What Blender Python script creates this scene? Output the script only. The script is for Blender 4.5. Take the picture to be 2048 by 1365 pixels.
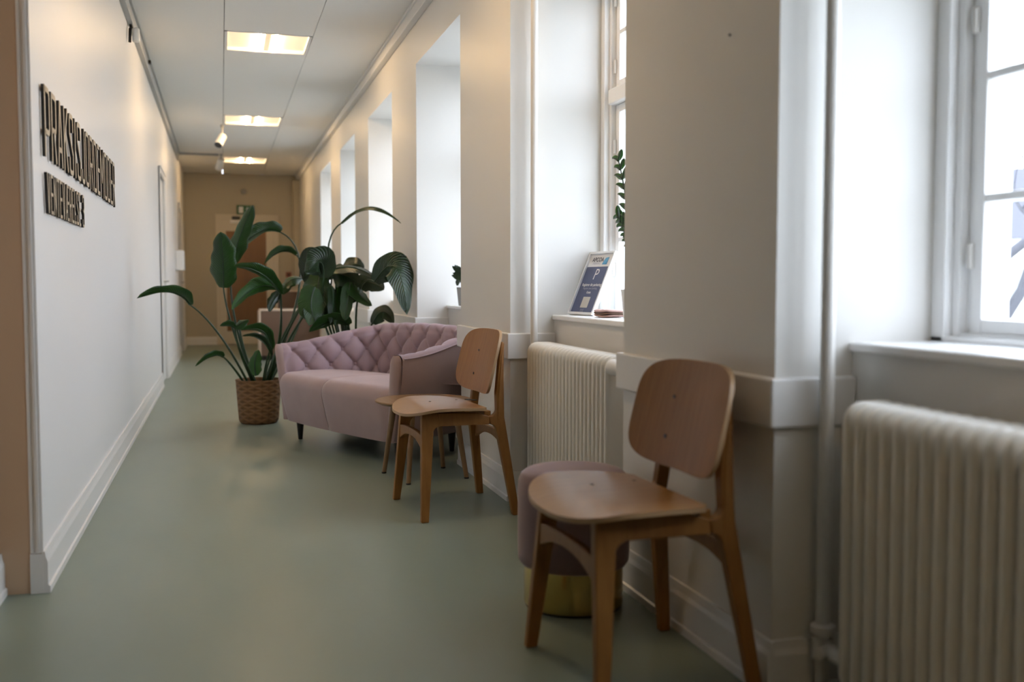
import bpy, bmesh, math, random
from mathutils import Vector, Matrix
random.seed(7)
PI = math.pi
scene = bpy.context.scene
for o in list(bpy.data.objects):
    bpy.data.objects.remove(o)
COL = scene.collection

# ------------------------------------------------------------------ camera
PITCH, YAW, CAM_H, FPX = math.radians(3.2627), math.radians(16.243), 0.99, 1991.0
cam_d = bpy.data.cameras.new('camera')
cam_d.sensor_width = 36.0
cam_d.lens = 35.0
cam_d.clip_start = 0.05
cam_d.dof.use_dof = True
cam_d.dof.focus_distance = 4.75
cam_d.dof.aperture_fstop = 1.9
cam = bpy.data.objects.new('camera', cam_d)
COL.objects.link(cam)
cam.location = (0, 0, CAM_H)
cam.rotation_euler = (PI / 2 - PITCH, 0, -YAW)
scene.camera = cam

# ------------------------------------------------------------------ world: bright overcast sky
world = bpy.data.worlds.new('overcast_sky')
scene.world = world
world.use_nodes = True
bg = world.node_tree.nodes['Background']
bg.inputs[0].default_value = (0.81, 0.87, 1.0, 1)
wn = world.node_tree
tcw = wn.nodes.new('ShaderNodeTexCoord')
sepw = wn.nodes.new('ShaderNodeSeparateXYZ')
wn.links.new(tcw.outputs['Generated'], sepw.inputs[0])
mrw = wn.nodes.new('ShaderNodeMapRange')          # overcast sky, a little brighter towards the zenith
mrw.inputs['From Min'].default_value = 0.0
mrw.inputs['From Max'].default_value = 1.0
mrw.inputs['To Min'].default_value = 7.9
mrw.inputs['To Max'].default_value = 9.6
wn.links.new(sepw.outputs[2], mrw.inputs['Value'])
wn.links.new(mrw.outputs[0], bg.inputs[1])

scene.view_settings.view_transform = 'Standard'
scene.view_settings.look = 'None'
scene.view_settings.exposure = 0.52
scene.view_settings.gamma = 1.0
scene.view_settings.use_curve_mapping = False
scene.cycles.use_denoising = True
scene.cycles.max_bounces = 14
scene.cycles.diffuse_bounces = 8
scene.cycles.transparent_max_bounces = 16
scene.cycles.sample_clamp_indirect = 8.0

# ------------------------------------------------------------------ dimensions of the corridor
XL, XR = -0.565, 1.255          # left wall, face of the right-hand piers
ZC = 2.79                       # ceiling
YE = 17.0                       # end wall
Y_BACK = -5.0
OPEN = [(.77, 2.081), (3.006, 4.335), (5.305, 6.575), (7.545, 8.82), (9.73, 10.95), (11.92, 13.21)]
Z_SILL, Z_HEAD = 0.85, 2.442
X_APRON, X_FRAME, X_OUT = 1.466, 1.70, 1.81
LAMPS = [-1.6, 3.77, 7.46, 11.13, 14.78]  # first one is unseen, added to throw warm light on the near end

# light portals only guide the sampling of the sky through the window openings
for (a, b) in OPEN:
    ld = bpy.data.lights.new('window_portal', 'AREA')
    ld.shape = 'RECTANGLE'
    ld.size, ld.size_y = b - a, Z_HEAD - Z_SILL
    ld.cycles.is_portal = True
    lo = bpy.data.objects.new('window_portal', ld)
    COL.objects.link(lo)
    lo.location = (X_OUT + .02, (a + b) / 2, (Z_HEAD + Z_SILL) / 2)
    lo.rotation_euler = (PI / 2, 0, PI / 2)
    lo.rotation_euler = Vector((-1, 0, 0)).to_track_quat('-Z', 'Z').to_euler()

# ------------------------------------------------------------------ materials
def srgb(r, g, b):
    f = lambda c: (c / 255 / 12.92) if c / 255 <= .04045 else ((c / 255 + .055) / 1.055) ** 2.4
    return (f(r), f(g), f(b), 1)

def mat(name, col, rough=.5, metal=0., spec=.5, sheen=0., coat=0., bump=None, vary=None, trans=0.):
    """bump = (scale, strength[, stretch xyz]); vary = (scale, other colour, stretch xyz)"""
    m = bpy.data.materials.new(name)
    m.use_nodes = True
    nt = m.node_tree
    p = nt.nodes['Principled BSDF']
    if len(col) == 3:
        col = (*col, 1)
    p.inputs['Base Color'].default_value = col
    p.inputs['Roughness'].default_value = rough
    p.inputs['Metallic'].default_value = metal
    p.inputs['Specular IOR Level'].default_value = spec
    if sheen:
        p.inputs['Sheen Weight'].default_value = sheen
        p.inputs['Sheen Roughness'].default_value = .4
        p.inputs['Sheen Tint'].default_value = (1, .9, .95, 1)
    if coat:
        p.inputs['Coat Weight'].default_value = coat
        p.inputs['Coat Roughness'].default_value = .15
    tc = nt.nodes.new('ShaderNodeTexCoord')

    def noise(scale, stretch, detail=4):
        mp = nt.nodes.new('ShaderNodeMapping')
        mp.inputs['Scale'].default_value = stretch
        nt.links.new(tc.outputs['Object'], mp.inputs[0])
        n = nt.nodes.new('ShaderNodeTexNoise')
        n.inputs['Scale'].default_value = scale
        n.inputs['Detail'].default_value = detail
        nt.links.new(mp.outputs[0], n.inputs['Vector'])
        return n
    if vary:
        n = noise(vary[0], vary[2] if len(vary) > 2 else (1, 1, 1))
        r = nt.nodes.new('ShaderNodeValToRGB')
        r.color_ramp.elements[0].position = .32
        r.color_ramp.elements[1].position = .68
        r.color_ramp.elements[0].color = col
        c2 = vary[1]
        r.color_ramp.elements[1].color = c2 if len(c2) == 4 else (*c2, 1)
        nt.links.new(n.outputs['Fac'], r.inputs[0])
        nt.links.new(r.outputs[0], p.inputs['Base Color'])
    if bump:
        n = noise(bump[0], bump[2] if len(bump) > 2 else (1, 1, 1))
        b = nt.nodes.new('ShaderNodeBump')
        b.inputs['Strength'].default_value = bump[1]
        b.inputs['Distance'].default_value = .004
        nt.links.new(n.outputs['Fac'], b.inputs['Height'])
        nt.links.new(b.outputs[0], p.inputs['Normal'])
    return m

M = {}
M['wall'] = mat('painted_wall', (.68, .665, .635), .40, bump=(6, .12), spec=.4)
M['wall_left'] = mat('glossy_painted_wall', (.72, .712, .705), .42, bump=(3, .16), spec=.5)
M['wall_end'] = mat('cream_wall', (0.450, 0.401, 0.306), .5, bump=(8, .1))
M['tan'] = mat('tan_wall', (.52, .37, .25), .55, bump=(8, .1))  # plain wall with warm lamp light put into its colour
M['wall_dim'] = mat('dark_brown_wall', (.16, .105, .06), .6)  # for unseen walls, darkened to soak up bounced light
M['window_paint'] = mat('window_white_paint', (.86, .86, .86), .28, bump=(30, .03))  # white paint, brightened to stand in for glare from the sky
M['trim'] = mat('white_gloss_trim', (.71, .70, .685), .33, bump=(30, .03))
M['ceiling'] = mat('ceiling_panel', (.74, .725, .69), .85, bump=(120, .05))
M['ceil_dark'] = mat('ceiling_void', (.12, .115, .11), .9)
M['floor'] = mat('green_linoleum', (.182, .222, .180), .36, bump=(40, .06), vary=(3.2, (.205, .246, .201), (1, .35, 1)), spec=.45)
M['oak'] = mat('oak', (.225, .095, .022), .45, spec=.3, vary=(9, (.275, .125, .032), (6, 6, .5)), bump=(40, .05, (6, 6, .5)))
M['oak_ply'] = mat('oak_veneer', (.225, .098, .024), .42, vary=(14, (.285, .130, .036), (1, 9, .35)), spec=.3)
M['oak_seat'] = mat('oak_seat_veneer', (.245, .112, .032), .32, vary=(14, (.305, .150, .046), (.4, 8, 1)), coat=.08)
M['ply_edge'] = mat('ply_edge', (0.336, 0.208, 0.104), .5)
M['table_oak'] = mat('table_oak', (0.208, 0.116, 0.050), .45, vary=(10, (0.256, 0.144, 0.064), (6, .6, 1)))
M['dark'] = mat('dark_metal', (.012, .011, .010), .45)
M['black'] = mat('black_stained_wood', (.010, .009, .009), .35)
M['velvet'] = mat('pink_velvet', (.290, .198, .226), .8, sheen=.4, bump=(220, .12), vary=(7, (.322, .226, .252)))
M['velvet_seat'] = mat('pink_velvet_seat', (.350, .248, .242), .8, sheen=.4, bump=(220, .12), vary=(6, (.385, .278, .270)))
M['pouf'] = mat('mauve_velvet', (0.216, 0.140, 0.142), .8, sheen=.4, bump=(200, .1))
M['brass'] = mat('brushed_brass', (.62, .46, .17), .24, metal=1.)
M['radiator'] = mat('radiator_enamel', (.74, .71, .65), .30, spec=.5)
M['pipe'] = mat('white_pipe', (.72, .70, .67), .3)
M['white'] = mat('white_plastic', (.78, .77, .75), .35)
M['grey'] = mat('grey_plastic', (.30, .30, .29), .5)
M['chrome'] = mat('chrome', (.7, .7, .7), .2, metal=1.)
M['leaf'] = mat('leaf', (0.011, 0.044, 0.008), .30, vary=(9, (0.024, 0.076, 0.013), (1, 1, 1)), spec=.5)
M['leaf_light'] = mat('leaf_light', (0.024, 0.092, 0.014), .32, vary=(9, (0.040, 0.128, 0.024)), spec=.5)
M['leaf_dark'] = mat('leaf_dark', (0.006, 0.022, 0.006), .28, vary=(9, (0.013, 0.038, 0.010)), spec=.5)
M['stem'] = mat('stem', (.014, .045, .012), .4)
M['soil'] = mat('soil', (.02, .013, .008), .95, bump=(60, .8))
M['glass_frame'] = mat('aluminium', (.78, .79, .80), .35, metal=.2)
M['letter_face'] = mat('letter_wood', (0.416, 0.336, 0.224), .5, vary=(12, (0.464, 0.376, 0.264), (1, 6, 1)))
M['letter_edge'] = mat('burnt_edge', (.008, .006, .005), .7)
M['brown'] = mat('brown_door_panel', (0.176, 0.084, 0.028), .4, vary=(6, (0.208, 0.104, 0.036), (1, 1, .2)))
M['taupe'] = mat('taupe_panel', (0.136, 0.080, 0.052), .6)
M['pale_edge'] = mat('pale_edge', (0.576, 0.464, 0.368), .5)
M['door_white'] = mat('door_paint', (.60, .54, .44), .45)
M['green_sign'] = mat('green_sign', (.01, .10, .035), .5)
M['navy'] = mat('navy_print', (.075, .095, .20), .35)
M['print_white'] = mat('print_white', (.78, .78, .80), .5)
M['print_dark'] = mat('print_dark', (.06, .07, .10), .5)
M['print_blue'] = mat('print_blue', (.09, .35, .62), .5)
M['print_pale'] = mat('print_pale', (.42, .44, .55), .5)
M['qr_pad'] = mat('print_grey', (.52, .52, .50), .5)
M['cloth'] = mat('pinkish_cloth', (.42, .27, .24), .8)
M['bark'] = mat('bark', (.035, .035, .043), .9)
M['roof'] = mat('slate_roof', (.040, .040, .055), .8)
M['render'] = mat('pale_render', (.62, .62, .64), .9)
M['ground'] = mat('ground', (.30, .31, .28), .95, vary=(.3, (.38, .38, .35)))

# fiddly ones -------------------------------------------------------
def basket_mat():
    m = mat('woven_seagrass', (.20, .095, .035), .75)
    nt = m.node_tree
    p = nt.nodes['Principled BSDF']
    tc = nt.nodes.new('ShaderNodeTexCoord')
    sep = nt.nodes.new('ShaderNodeSeparateXYZ')
    nt.links.new(tc.outputs['Object'], sep.inputs[0])
    at = nt.nodes.new('ShaderNodeMath'); at.operation = 'ARCTAN2'
    nt.links.new(sep.outputs[1], at.inputs[0]); nt.links.new(sep.outputs[0], at.inputs[1])

    def diag(sign):
        a = nt.nodes.new('ShaderNodeMath'); a.operation = 'MULTIPLY'; a.inputs[1].default_value = 9.6
        nt.links.new(at.outputs[0], a.inputs[0])
        b = nt.nodes.new('ShaderNodeMath'); b.operation = 'MULTIPLY'; b.inputs[1].default_value = 140.0 * sign
        nt.links.new(sep.outputs[2], b.inputs[0])
        c = nt.nodes.new('ShaderNodeMath'); c.operation = 'ADD'
        nt.links.new(a.outputs[0], c.inputs[0]); nt.links.new(b.outputs[0], c.inputs[1])
        s = nt.nodes.new('ShaderNodeMath'); s.operation = 'SINE'
        nt.links.new(c.outputs[0], s.inputs[0])
        return s
    mul = nt.nodes.new('ShaderNodeMath'); mul.operation = 'MAXIMUM'
    nt.links.new(diag(1).outputs[0], mul.inputs[0]); nt.links.new(diag(-1).outputs[0], mul.inputs[1])
    ramp = nt.nodes.new('ShaderNodeValToRGB')
    ramp.color_ramp.elements[0].color = (.15, .070, .026, 1)
    ramp.color_ramp.elements[1].color = (.225, .112, .043, 1)
    mp = nt.nodes.new('ShaderNodeMapRange')
    mp.inputs[1].default_value = -1
    nt.links.new(mul.outputs[0], mp.inputs[0])
    nt.links.new(mp.outputs[0], ramp.inputs[0])
    nt.links.new(ramp.outputs[0], p.inputs['Base Color'])
    b = nt.nodes.new('ShaderNodeBump'); b.inputs['Strength'].default_value = .8; b.inputs['Distance'].default_value = .006
    nt.links.new(mp.outputs[0], b.inputs['Height']); nt.links.new(b.outputs[0], p.inputs['Normal'])
    return m
M['basket'] = basket_mat()

def glass_mat():
    m = bpy.data.materials.new('window_glass')
    m.use_nodes = True
    nt = m.node_tree
    nt.nodes.clear()
    out = nt.nodes.new('ShaderNodeOutputMaterial')
    mix = nt.nodes.new('ShaderNodeMixShader')
    tr = nt.nodes.new('ShaderNodeBsdfTransparent'); tr.inputs[0].default_value = (.95, .97, .97, 1)
    gl = nt.nodes.new('ShaderNodeBsdfGlossy'); gl.inputs['Roughness'].default_value = .01
    lw = nt.nodes.new('ShaderNodeLayerWeight'); lw.inputs[0].default_value = .5
    pw = nt.nodes.new('ShaderNodeMath'); pw.operation = 'POWER'; pw.inputs[1].default_value = 5.0
    ma = nt.nodes.new('ShaderNodeMath'); ma.operation = 'MULTIPLY_ADD'; ma.inputs[1].default_value = .8; ma.inputs[2].default_value = .03
    nt.links.new(lw.outputs['Facing'], pw.inputs[0]); nt.links.new(pw.outputs[0], ma.inputs[0])
    nt.links.new(ma.outputs[0], mix.inputs[0])
    nt.links.new(tr.outputs[0], mix.inputs[1]); nt.links.new(gl.outputs[0], mix.inputs[2])
    nt.links.new(mix.outputs[0], out.inputs[0])
    return m
M['glass'] = glass_mat()

def emit(name, col, s):
    m = bpy.data.materials.new(name)
    m.use_nodes = True
    p = m.node_tree.nodes['Principled BSDF']
    p.inputs['Base Color'].default_value = (.8, .78, .72, 1)
    p.inputs['Emission Color'].default_value = (*col, 1)
    p.inputs['Emission Strength'].default_value = s
    return m
M['tube'] = emit('lamp_tube', (1, .67, .35), 66.0)
M['diffuser'] = emit('lamp_diffuser', (1, .74, .48), .45)
M['diffuser'].node_tree.nodes['Principled BSDF'].inputs['Base Color'].default_value = (.45, .42, .36, 1)
M['reflector'] = mat('lamp_reflector', (.82, .78, .70), .4)

def add_translucency(m, amt, col):
    nt = m.node_tree
    p = nt.nodes['Principled BSDF']
    out = [n for n in nt.nodes if n.type == 'OUTPUT_MATERIAL'][0]
    t = nt.nodes.new('ShaderNodeBsdfTranslucent'); t.inputs[0].default_value = (*col, 1)
    mx = nt.nodes.new('ShaderNodeMixShader'); mx.inputs[0].default_value = amt
    nt.links.new(p.outputs[0], mx.inputs[1]); nt.links.new(t.outputs[0], mx.inputs[2])
    nt.links.new(mx.outputs[0], out.inputs[0])
def add_veins(m):
    nt = m.node_tree
    p = nt.nodes['Principled BSDF']
    uv = nt.nodes.new('ShaderNodeTexCoord')
    sp = nt.nodes.new('ShaderNodeSeparateXYZ'); nt.links.new(uv.outputs['UV'], sp.inputs[0])
    def mth(op, a, b):
        n = nt.nodes.new('ShaderNodeMath'); n.operation = op
        for i, q in enumerate((a, b)):
            if q is None: continue
            if isinstance(q, (int, float)): n.inputs[i].default_value = q
            else: nt.links.new(q, n.inputs[i])
        return n.outputs[0]
    side = mth('ABSOLUTE', mth('SUBTRACT', sp.outputs[0], .5), None)
    ph = mth('MULTIPLY', mth('SUBTRACT', sp.outputs[1], mth('MULTIPLY', side, .35)), 150.)
    wv = mth('SINE', ph, None)
    b = nt.nodes.new('ShaderNodeBump'); b.inputs['Strength'].default_value = .35; b.inputs['Distance'].default_value = .003
    nt.links.new(wv, b.inputs['Height']); nt.links.new(b.outputs[0], p.inputs['Normal'])
for k_ in ('leaf', 'leaf_light', 'leaf_dark'):
    add_veins(M[k_])
add_translucency(M['leaf'], .22, (.05, .20, .01))
add_translucency(M['leaf_light'], .25, (.08, .30, .02))
add_translucency(M['leaf_dark'], .10, (.03, .12, .01))

# ------------------------------------------------------------------ geometry helpers
class MB:
    def __init__(s):
        s.v, s.f, s.mi = [], [], []

    def add(s, verts, faces, mi=0):
        b = len(s.v)
        s.v += [tuple(p) for p in verts]
        s.f += [tuple(b + i for i in f) for f in faces]
        s.mi += [mi] * len(faces)
        return s

    def box(s, x0, x1, y0, y1, z0, z1, mi=0):
        v = [(x, y, z) for x in (x0, x1) for y in (y0, y1) for z in (z0, z1)]
        f = [(0, 1, 3, 2), (4, 6, 7, 5), (0, 4, 5, 1), (2, 3, 7, 6), (0, 2, 6, 4), (1, 5, 7, 3)]
        return s.add(v, f, mi)

    def prism(s, poly, fn, a, b, mi=0, mi_side=None):
        """poly: list of 2-D points; fn(p2, w) -> 3-D; extruded from w=a to w=b"""
        n = len(poly)
        v = [fn(p, a) for p in poly] + [fn(p, b) for p in poly]
        s.add(v, [tuple(range(n))[::-1], tuple(range(n, 2 * n))], mi)
        base = len(s.v) - 2 * n
        side = [(base + i, base + (i + 1) % n, base + n + (i + 1) % n, base + n + i) for i in range(n)]
        s.f += side
        s.mi += [mi if mi_side is None else mi_side] * n
        return s

    def tube(s, pts, radii, n=10, caps=True):
        pts = [Vector(p) for p in pts]
        if not hasattr(radii, '__len__'):
            radii = [radii] * len(pts)
        rings = []
        up = None
        for i, p in enumerate(pts):
            t = (pts[min(i + 1, len(pts) - 1)] - pts[max(i - 1, 0)]).normalized()
            if up is None:
                up = Vector((0, 0, 1)) if abs(t.z) < .9 else Vector((1, 0, 0))
            a = t.cross(up).normalized()
            up = a.cross(t).normalized()
            rings.append([p + (a * math.cos(2 * PI * k / n) + up * math.sin(2 * PI * k / n)) * radii[i] for k in range(n)])
        v = [q for r in rings for q in r]
        f = [(i * n + k, i * n + (k + 1) % n, (i + 1) * n + (k + 1) % n, (i + 1) * n + k) for i in range(len(pts) - 1) for k in range(n)]
        if caps:
            f += [tuple(range(n))[::-1], tuple(range((len(pts) - 1) * n, len(pts) * n))]
        return s.add(v, f)

    def lathe(s, prof, n=32, c=(0, 0, 0), mi=0):
        v = [(c[0] + r * math.cos(2 * PI * k / n), c[1] + r * math.sin(2 * PI * k / n), c[2] + z) for r, z in prof for k in range(n)]
        f = [(i * n + k, i * n + (k + 1) % n, (i + 1) * n + (k + 1) % n, (i + 1) * n + k) for i in range(len(prof) - 1) for k in range(n)]
        f += [tuple(range(n))[::-1], tuple(range((len(prof) - 1) * n, len(prof) * n))]
        return s.add(v, f, mi)

    def grid(s, fn, nu, nv, mi=0, closed_u=False):
        v = [fn(i / nu, j / nv) for j in range(nv + 1) for i in range(nu + 1)]
        w = nu + 1
        f = [(j * w + i, j * w + i + 1, (j + 1) * w + i + 1, (j + 1) * w + i) for j in range(nv) for i in range(nu)]
        return s.add(v, f, mi)

    def shift(s, d):
        s.v = [(p[0] - d[0], p[1] - d[1], p[2] - d[2]) for p in s.v]
        return s

    def mesh(s, name, mats, smooth=None):
        me = bpy.data.meshes.new(name)
        me.from_pydata(s.v, [], s.f)
        for m in (mats if isinstance(mats, (list, tuple)) else [mats]):
            me.materials.append(m)
        if any(s.mi):
            me.polygons.foreach_set('material_index', s.mi)
        bm = bmesh.new(); bm.from_mesh(me)
        bmesh.ops.recalc_face_normals(bm, faces=bm.faces)
        bm.to_mesh(me); bm.free()
        if smooth:
            me.polygons.foreach_set('use_smooth', [True] * len(me.polygons))
            me.set_sharp_from_angle(angle=math.radians(smooth))
        me.update()
        return me

    def build(s, name, mats, parent=None, smooth=None, bevel=0., loc=None, seg=2):
        o = bpy.data.objects.new(name, s.mesh(name, mats, smooth))
        COL.objects.link(o)
        if parent:
            o.parent = parent
        if loc:
            o.location = loc
        if bevel:
            b = o.modifiers.new('bevel', 'BEVEL')
            b.width = bevel; b.segments = seg; b.limit_method = 'ANGLE'; b.angle_limit = math.radians(40)
        return o

def tag(o, label, cat, group=None):
    o['label'] = label; o['category'] = cat
    if group:
        o['group'] = group
    return o

def empty(name, loc=(0, 0, 0), rz=0.):
    o = bpy.data.objects.new(name, None)
    o.empty_display_size = .1
    COL.objects.link(o)
    o.location = loc; o.rotation_euler = (0, 0, rz)
    return o

def struct(o):
    o['kind'] = 'structure'
    return o

def linked(src, name, parent, loc=(0, 0, 0), rz=0.):
    c = src.copy()
    c.name = name
    COL.objects.link(c)
    c.parent = parent; c.location = loc; c.rotation_euler = (0, 0, rz)
    return c

def box_obj(name, m, ext, parent=None, bevel=0., seg=2):
    return MB().box(*ext).build(name, m, parent, bevel=bevel, seg=seg)

def text_mesh(body, size, material, name, parent, matrix, align='CENTER', shear=0., sx=1., offset=0.):
    cu = bpy.data.curves.new('lettering', 'FONT')
    cu.body = body; cu.size = size; cu.align_x = align; cu.align_y = 'CENTER'; cu.shear = shear; cu.offset = offset
    cu.resolution_u = 3
    t = bpy.data.objects.new('lettering', cu)
    COL.objects.link(t)
    dg = bpy.context.evaluated_depsgraph_get()
    me = bpy.data.meshes.new_from_object(t.evaluated_get(dg))
    bpy.data.objects.remove(t)
    me.transform(Matrix.Diagonal((sx, 1, 1, 1)))
    me.materials.clear(); me.materials.append(material)
    o = bpy.data.objects.new(name, me)
    COL.objects.link(o)
    o.parent = parent; o.matrix_local = matrix
    return o

# photo ray -> point at a chosen depth down the corridor
_f = Vector((math.sin(YAW) * math.cos(PITCH), math.cos(YAW) * math.cos(PITCH), -math.sin(PITCH)))
_r = Vector((math.cos(YAW), -math.sin(YAW), 0))
_u = _r.cross(_f)
def at(x, y, Y):
    d = _f * FPX + _r * (x - 1024) + _u * (682.5 - y)
    return Vector((0, 0, CAM_H)) + d * (Y / d.y)

# ================================================================== THE SETTING
struct(box_obj('floor', M['floor'], (-2.75, XR + .3, Y_BACK - .1, YE + .1, -.06, 0)))

# --- ceiling: slab with panels hung below it, hairline joints between the rows
ceil = struct(box_obj('ceiling', M['ceil_dark'], (-2.75, XR + .3, Y_BACK - .1, YE + .1, ZC + .075, ZC + .15)))
G = .0022
rows = [(-2.6, XL - .14), (XL - .14, .046), (.668, XR + .25)]
ystops = [Y_BACK - .05, -1.6, .10, 3.77, 7.46, 11.13, 14.78, YE + .05]
for x0, x1 in rows:
    for a, b in zip(ystops, ystops[1:]):
        box_obj('panel', M['ceiling'], (x0 + G, x1 - G, a + .0004, b - .0004, ZC, ZC + .012), ceil)
cs = [Y_BACK - .05] + [q for y in LAMPS for q in (y, y + .6)] + [YE + .05]
for a, b in zip(cs[0::2], cs[1::2]):
    n = max(1, round((b - a) / 1.6))
    for i in range(n):
        box_obj('panel', M['ceiling'], (.046 + G, .668 - G, a + (b - a) * i / n + .0004, a + (b - a) * (i + 1) / n - .0004, ZC, ZC + .012), ceil)

# --- right wall: piers, lintels and aprons round the window openings
edges = [Y_BACK] + [q for o in OPEN for q in o] + [YE]
for a, b in zip(edges[0::2], edges[1::2]):
    struct(MB().box(XR, X_OUT, a, b, 0, ZC).build('wall_right', M['wall']))
for a, b in OPEN:
    struct(MB().box(XR, X_OUT, a, b, Z_HEAD, ZC).build('wall_right_lintel', M['wall']))
    struct(MB().box(X_APRON, X_OUT, a, b, 0, Z_SILL - .022).build('wall_right_apron', M['wall']))

# --- left wall with two doorways
DOORS = [(10.22, 11.02), (14.75, 15.6)]
ZD = 2.06
w = MB()
ys = [3.452] + [q for d in DOORS for q in d] + [YE]
for a, b in zip(ys[0::2], ys[1::2]):
    w.box(XL - .13, XL, a, b, 0, ZC)
for a, b in DOORS:
    w.box(XL - .13, XL, a, b, ZD, ZC)
struct(w.build('wall_left', M['wall_left']))
# stub wall coloured with warm lamp light; unseen dark lobby added behind it
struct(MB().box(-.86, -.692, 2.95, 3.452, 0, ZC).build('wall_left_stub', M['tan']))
struct(MB().box(-2.6, -.86, 2.95, 3.05, 0, ZC).build('wall_left_lobby_side', M['wall_dim']))  # unseen lobby walls, added set back and dark to cut bounce
struct(MB().box(-2.7, -2.55, Y_BACK, 3.05, 0, ZC).build('wall_left_lobby', M['wall_dim']))
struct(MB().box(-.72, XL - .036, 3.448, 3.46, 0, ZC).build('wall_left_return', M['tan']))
struct(MB().box(-2.7, X_OUT, Y_BACK - .1, Y_BACK, 0, ZC).build('wall_back', M['wall_dim']))
struct(MB().box(-.75, X_OUT, YE, YE + .1, 0, ZC).build('wall_end', M['wall_end']))

# corner casing on the end of the left wall: three narrow strips on a plinth block
tr = MB()
tr.box(XL - .0355, XL - .026, 3.444, 3.452, .13, ZC)
tr.box(XL - .026, XL - .017, 3.447, 3.452, .13, ZC)
tr.box(XL - .017, XL - .006, 3.438, 3.452, .13, ZC)
tr.box(XL - .006, XL + .003, 3.442, 3.456, .13, ZC)
tr.box(XL - .036, XL + .003, 3.436, 3.452, 0, .128)
struct(tr.build('trim_1', M['trim'], bevel=.0015))

def base_prof(mb, axis, a, b, wall, sgn, h=.135):
    """two-step skirting on a wall plane; axis 'y' runs along the corridor"""
    prof = [(0, 0), (.022, 0), (.022, .022), (.016, .026), (.016, h - .035), (.011, h - .02), (.008, h), (0, h)]
    if axis == 'y':
        mb.prism(prof, lambda p, t: (wall + sgn * p[0], t, p[1]), a, b)
    else:
        mb.prism(prof, lambda p, t: (t, wall + sgn * p[0], p[1]), a, b)

m_ = MB()
segs = [(3.437, DOORS[0][0] - .07), (DOORS[0][1] + .07, DOORS[1][0] - .07), (DOORS[1][1] + .07, YE)]
for a, b in segs:
    base_prof(m_, 'y', a, b, XL, 1)
struct(m_.build('baseboard_left', M['trim']))
m_ = MB(); base_prof(m_, 'y', 2.95, 3.448, -.692, 1); struct(m_.build('baseboard_left_lobby', M['trim']))
m_ = MB(); base_prof(m_, 'x', XL, -.06, YE, -1); base_prof(m_, 'x', .92, XR, YE, -1); struct(m_.build('baseboard_end', M['trim']))
m_ = MB()
for a, b in zip(edges[0::2], edges[1::2]):
    base_prof(m_, 'y', a - .016, b + .016, XR, -1)
    if a > Y_BACK: base_prof(m_, 'x', XR, X_APRON, a, -1)
    if b < YE: base_prof(m_, 'x', XR, X_APRON, b, 1)
for a, b in OPEN:
    base_prof(m_, 'y', a, b, X_APRON, -1)
struct(m_.build('baseboard_right', M['trim']))

# dado ledge round every pier
for i, (a, b) in enumerate(zip(edges[0::2], edges[1::2])):
    t = MB()
    P = .020
    aa, bb = (a - P if a > Y_BACK else a), (b + P if b < YE else b)
    poly = [(XR - P, aa), (X_APRON, aa), (X_APRON, a + .01), (XR + .02, a + .01), (XR + .02, b - .01), (X_APRON, b - .01), (X_APRON, bb), (XR - P, bb)]
    t.prism(poly, lambda p, z: (p[0], p[1], z), .650, .768)
    struct(t.build('trim_%d' % (i + 2), M['trim'], bevel=.006, seg=3))

# ceiling-corner trunking
struct(MB().box(XR - .045, XR, Y_BACK, YE, ZC - .085, ZC).box(XR - .06, XR, Y_BACK, YE, ZC - .018, ZC).build('trim_20', M['trim'], bevel=.004))
tl = MB().box(XL, XL + .035, 3.46, 14.6, ZC - .09, ZC - .012).box(XL, XL + .05, 3.46, 14.6, ZC - .012, ZC)
struct(tl.build('trim_21', mat('grey_trunking', (.40, .40, .385), .5), bevel=.003))
# boxed-in riser in the far right corner
struct(MB().box(XR - .10, XR, YE - .22, YE, 0, ZC - .09).build('trim_22', M['wall_end'], bevel=.005))

# --- doors of the left wall
for i, (a, b) in enumerate(DOORS):
    e = struct(empty('door_%d' % (i + 1), (XL, (a + b) / 2, 0)))
    hw = (b - a) / 2
    c = MB()
    for s in (-1, 1):
        c.box(-.13, .012, s * hw, s * (hw + .065), 0, ZD + .065)
        c.box(-.13, .017, s * (hw + .05), s * (hw + .065), 0, ZD + .065)
    c.box(-.13, .020, -hw, hw, ZD, ZD + .065).box(-.13, .028, -hw - .065, hw + .065, ZD + .05, ZD + .065)
    c.build('casing', M['trim'], e, bevel=.003)
    l = MB().box(-.05, -.010, -hw, hw, .004, ZD)
    leaf = l.build('door_leaf', M['trim'], e, bevel=.003)
    h = MB().tube([(-.012, hw - .06, 1.02), (.035, hw - .06, 1.02), (.035, hw - .18, 1.02)], .009)
    h.build('handle', M['chrome'], leaf, smooth=40)

# --- end door
e = struct(empty('door_3', (.42, YE, 0)))
c = MB()
for s in (-1, 1):
    c.box(s * .415, s * .495, -.03, 0, 0, 2.125).box(s * .48, s * .50, -.042, 0, 0, 2.13)
c.box(-.415, .415, -.03, 0, 2.045, 2.125).box(-.5, .5, -.042, 0, 2.11, 2.13)
c.build('casing', M['door_white'], e, bevel=.004)
lf = MB().box(-.413, .413, -.022, -.002, .006, 2.043).build('door_leaf', M['door_white'], e)
MB().box(-.34, .30, -.026, -.004, .22, 1.86).build('door_panel', M['brown'], lf, bevel=.003)
MB().tube([(.36, -.02, 1.03), (.36, -.07, 1.03), (.24, -.07, 1.03)], .010).build('handle', M['chrome'], lf, smooth=40)
e = tag(empty('door_closer', (.28, YE - .028, 2.045)), 'white overhead door closer on the end door', 'door closer')
MB().box(-.13, .13, -.05, 0, -.06, -.005).build('body', M['white'], e, bevel=.006)
MB().box(-.10, .03, -.07, -.05, .0, .05).build('arm', M['dark'], e, bevel=.005)
e = tag(empty('exit_sign', (.40, YE - .03, 2.205)), 'green emergency exit sign above the end door', 'exit sign')
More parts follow.
